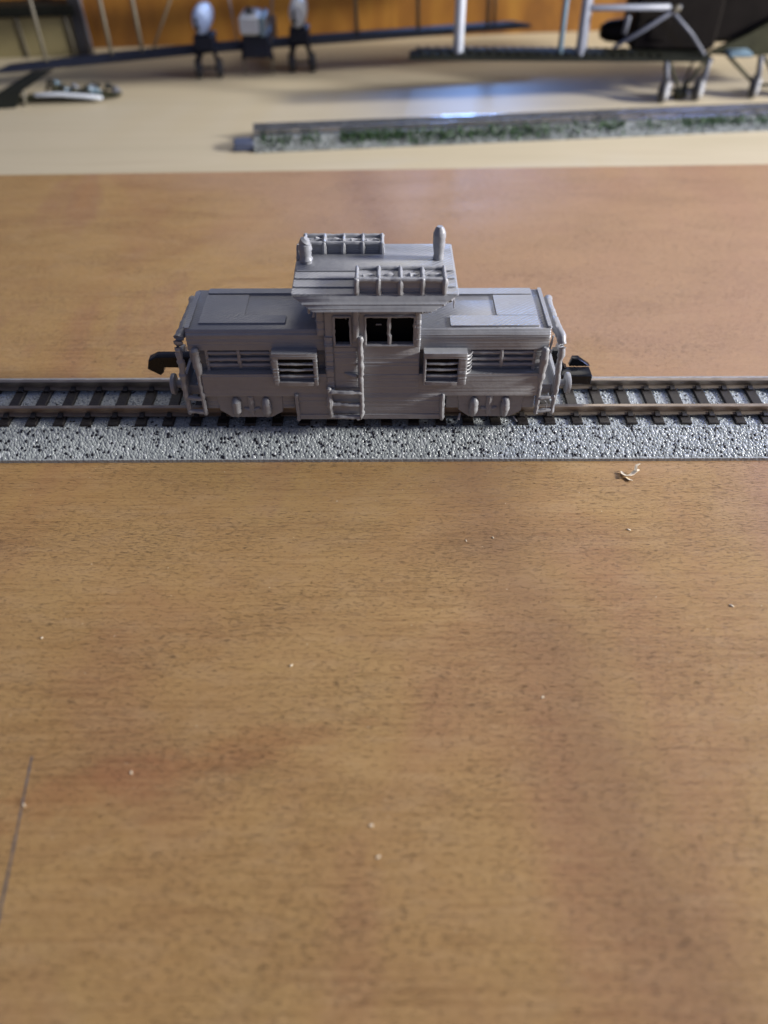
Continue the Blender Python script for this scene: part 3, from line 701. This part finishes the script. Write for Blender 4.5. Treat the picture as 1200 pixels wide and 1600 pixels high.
# large dark biplane, right
pb = thing('model_biplane', 'black and olive model biplane with grey struts and pale-hubbed wheels on the right', 'model airplane', (139, 250, -4))
def rw(t): return (lerp(12, 150, t), lerp(226, 249, t), lerp(18.2, 11.6, t))
m = MB(); wing(m, [(*rw(t), -3.5*f+o, 22*f, 1.9*f) for t, f, o in ((0, .25, 2), (.015, .6, .8), (.06, .9, 0), (.5, 1, 0), (1, 1, 0))]); m.build('lower_wing', M['wing'], pb)
m = MB()
for i in range(26):
    t = .05+i*.031; p = rw(t); m.tube([(p[0]-.2, p[1]+1.2, p[2]+1.9), (p[0]-2.4, p[1]+16, p[2]+1.6)], .28, 6)
m.build('wing_rib', M['olive'], pb)
m = MB(); wing(m, [(rw(t)[0], rw(t)[1]+2, rw(t)[2]+34, -9*f, 52*f, 2.4*f) for t, f in ((-.05, .3), (0, .9), (.6, 1), (1.4, 1))]); m.build('upper_wing', M['wing'], pb)
def rs(t, u, name='wing_strut', mat='grey', r=1.0, h=34, dt=0.0):
    mat = 'pale' if mat == 'grey' else mat
    p = rw(t); q = rw(t+dt); return bar(pb, name, M[mat], [(p[0]-3.5*u, p[1]+22*u, p[2]+1.2), (q[0]-3.5*u, q[1]+2+22*u, q[2]+h)], r)
rs(.165, .28, mat='white', r=2.2); rs(.495, .30, r=1.2, mat='teal'); rs(.555, .22, r=1.9, mat='grey'); rs(.59, .6, r=1.4)
p = rw(.56)
bar(pb, 'cross_bar', M['pale'], [(p[0]+1, p[1]+6, 33.2), (p[0]+36, p[1]+12, 32.4)], 1.3)
bar(pb, 'bracing', M['grey'], [(108, 249, 29), (107.6, 250, 23)], 1.2)
# fuselage and engine: dark mass filling the right edge
m = MB(); rings = []
for dx, ry, rz, zc in ((-15, 2.6, 2.6, 21.2), (-12, 4.2, 4.2, 21.3), (-4, 5, 5, 21.4)):
    rings.append([(116+dx, 266+ry*math.cos(2*math.pi*k/14), zc-1.2+rz*math.sin(2*math.pi*k/14)) for k in range(14)])
m.loft(rings[::-1]); m.build('engine', M['brown'], pb)
m = MB(); m.box(114, 152, 258, 280, 13.2, 40, 2); m.box(150, 210, 266, 284, 15, 46, 2); m.build('fuselage', M['brown'], pb)
m = MB(); m.box(121, 129, 257.2, 258.05, 18, 27, .3); m.build('access_panel', M['brown'], pb)
bar(pb, 'bracing', M['grey'], [(104.5, 251, 17.0), (117, 251.5, 24), (130.5, 252, 32.4)], .95)
bar(pb, 'bracing', M['grey'], [(127.0, 252.4, 30.8), (138, 252, 22), (145.6, 251.5, 14.0)], .85)
bar(pb, 'bracing', M['strut'], [(127.5, 251.9, 30.9), (129.8, 251.9, 31.8)], 1.5)
# tail panel swept towards the camera
m = MB(); m.loft([[(150, 260, 12.0), (166, 260, 19.5), (184, 261, 29), (215, 264, 34), (215, 264, 14), (172, 260, 11.2)], [(150, 262, 12.4), (166, 262, 20), (184, 263, 29.4), (215, 266, 34), (215, 266, 14), (172, 262, 11.8)]]); m.build('side_panel', M['olive'], pb)
m = MB(); m.box(158, 168.5, 253, 262, 12.2, 14.2, .6); m.build('foot_step', M['teal'], pb)
def wheel(x, y, r=5.0):
    m = MB(); m.disc((x, y, -4+r), (1, -.60, 0), r*1.02, 1.7, 24); wh = m.build('wheel', M['tyre'], pb)
    m = MB(); m.disc((x+1.2, y-.72, -4+r), (1, -.60, 0), r*.74, .9, 24); m.build('hub', M['hub'], wh)
for x, y in ((129.2, 245.6), (145.6, 248.4), (172.6, 252), (189, 255)): wheel(x, y)
for x, y, tx in ((129.2, 245.6, 127.5), (145.6, 248.4, 147.6), (172.6, 252, 172.0)):
    bar(pb, 'undercarriage_leg', M['grey'], [(x+1.2, y-1.2, 1.2), (tx+.6, y+1, 12.5)], .95); bar(pb, 'undercarriage_leg', M['olive'], [(x+1.4, y+1, 1.2), (tx+.2, y+2, 12.5)], .9)
bar(pb, 'undercarriage_leg', M['olive'], [(129.5, 247, 12), (137.5, 249, -.4)], .8); bar(pb, 'undercarriage_leg', M['olive'], [(146, 249, 12), (138.5, 249, -.4)], .8); bar(pb, 'undercarriage_leg', M['wing'], [(141.2, 250, 13), (138.6, 250, 0)], .5)
bar(pb, 'undercarriage_leg', M['olive'], [(158, 256, 12.6), (171.4, 252, 2.5)], .8); bar(pb, 'undercarriage_leg', M['olive'], [(174, 253, 12.6), (186, 255, -1)], .8)
m = MB(); m.disc((138, 249, -1.6), (1, .2, 0), 2.4, 2.6, 16); m.build('axle_fairing', M['olive'], pb)
m = MB(); m.disc((142.0, 248, -2.0), (1, .2, 0), 1.7, 1.2, 14); m.build('hub_cap', M['hub'], pb)
bar(pb, 'axle', M['wing'], [(129, 246, 1), (146, 248.6, 1)], .7); bar(pb, 'axle', M['wing'], [(172, 252, 1), (189, 255, 1)], .7)

# ------------------------------------------------------------------ olive case and broken wing, left edge
oc = thing('olive_case', 'flat olive case with pale corner strips and dark lid, at far left against the wall', 'case', (-190, 325, -4), A)
def oy(x): return 326+(x+157)*math.tan(A)
m = MB(); m.prism([(-240, oy(-240)), (-158.5, oy(-158.5)), (-160, oy(-158.5)+12), (-241, oy(-240)+12)], -3.9, 15.2, 'z'); m.build('case_side', M['tan'], oc, 0)
m = MB(); m.prism([(-242, oy(-242)-2), (-156, oy(-156)-2), (-158, oy(-156)+14), (-243, oy(-242)+14)], 14.6, 19.5, 'z'); m.build('lid', M['wing'], oc, 0)
m = MB(); m.prism([(-158.4, oy(-158.4)-1.5), (-153.2, oy(-153.2)-1.5), (-154, oy(-153.2)+6), (-158.4, oy(-158.4)+6)], -3.9, 26, 'z'); m.build('end_board', M['tyre'], oc, 0)
for x in (-184.5, -160.5): bar(oc, 'corner_strip', M['strut'], [(x, oy(x)-.8, -3.6), (x-1.2, oy(x)-.8, 14.9)], .75)
bar(oc, 'corner_strip', M['grey'], [(-151.5, oy(-151.5)-1, -3.4), (-152.5, oy(-151.5)-1, 22)], .55)

bw = thing('broken_wing', 'mottled green and grey broken model wing with white edge lying on the table, left', 'model wing', (-140, 248, -4))
m = MB(); wing(m, [(-166, 240, -2.6, 4, 12, 1.2), (-146, 244.5, -.6, 3, 13, 1.2), (-128, 247.5, -2.4, 2, 10, 1.0), (-121, 252, -3.2, 1, 5, .6)]); m.build('panel', M['olive'], bw)
bar(bw, 'leading_edge', M['white'], [(-155, 242.2, .2), (-145, 243.4, .2), (-134, 244.6, -.9), (-127, 246.5, -2.2)], .95)
for i in range(26):
    u = random.random(); x = lerp(-153, -121, u); y = random.uniform(247, 257); z = -1.0+random.uniform(-.8, 2.0)*(1-u*.6)
    m = MB(); m.tube([(x-1.6, y, z), (x+random.uniform(-.5, .5), y+random.uniform(-1, 1), z+1.2), (x+1.8, y+.6, z)], [.5, random.uniform(.8, 1.5), .4], 7, .15)
    m.build('torn_scrap', M[random.choice(['olive', 'wing', 'wing', 'teal', 'grey'])], bw)
sb = thing('wing_beam', 'dark grey slanting beam with pale end leaning at the left edge of the table', 'beam', (-168, 243, -4))
m = MB(); m.loft([[(-176, 236, -3.9), (-164, 238, -3.9), (-164, 241, -3.9), (-176, 240, -3.9)], [(-172, 240, 1.0), (-162, 242, 1.0), (-162, 245, 1.0), (-172, 244, 1.0)], [(-160, 254, 6.0), (-150, 256, 6.5), (-150, 259, 6.5), (-160, 258, 6.0)]]); m.build('beam_body', M['wing'], sb, 30)
bar(sb, 'pale_post', M['strut'], [(-160.5, 241, -3.7), (-160, 242.5, 1.5)], .8)
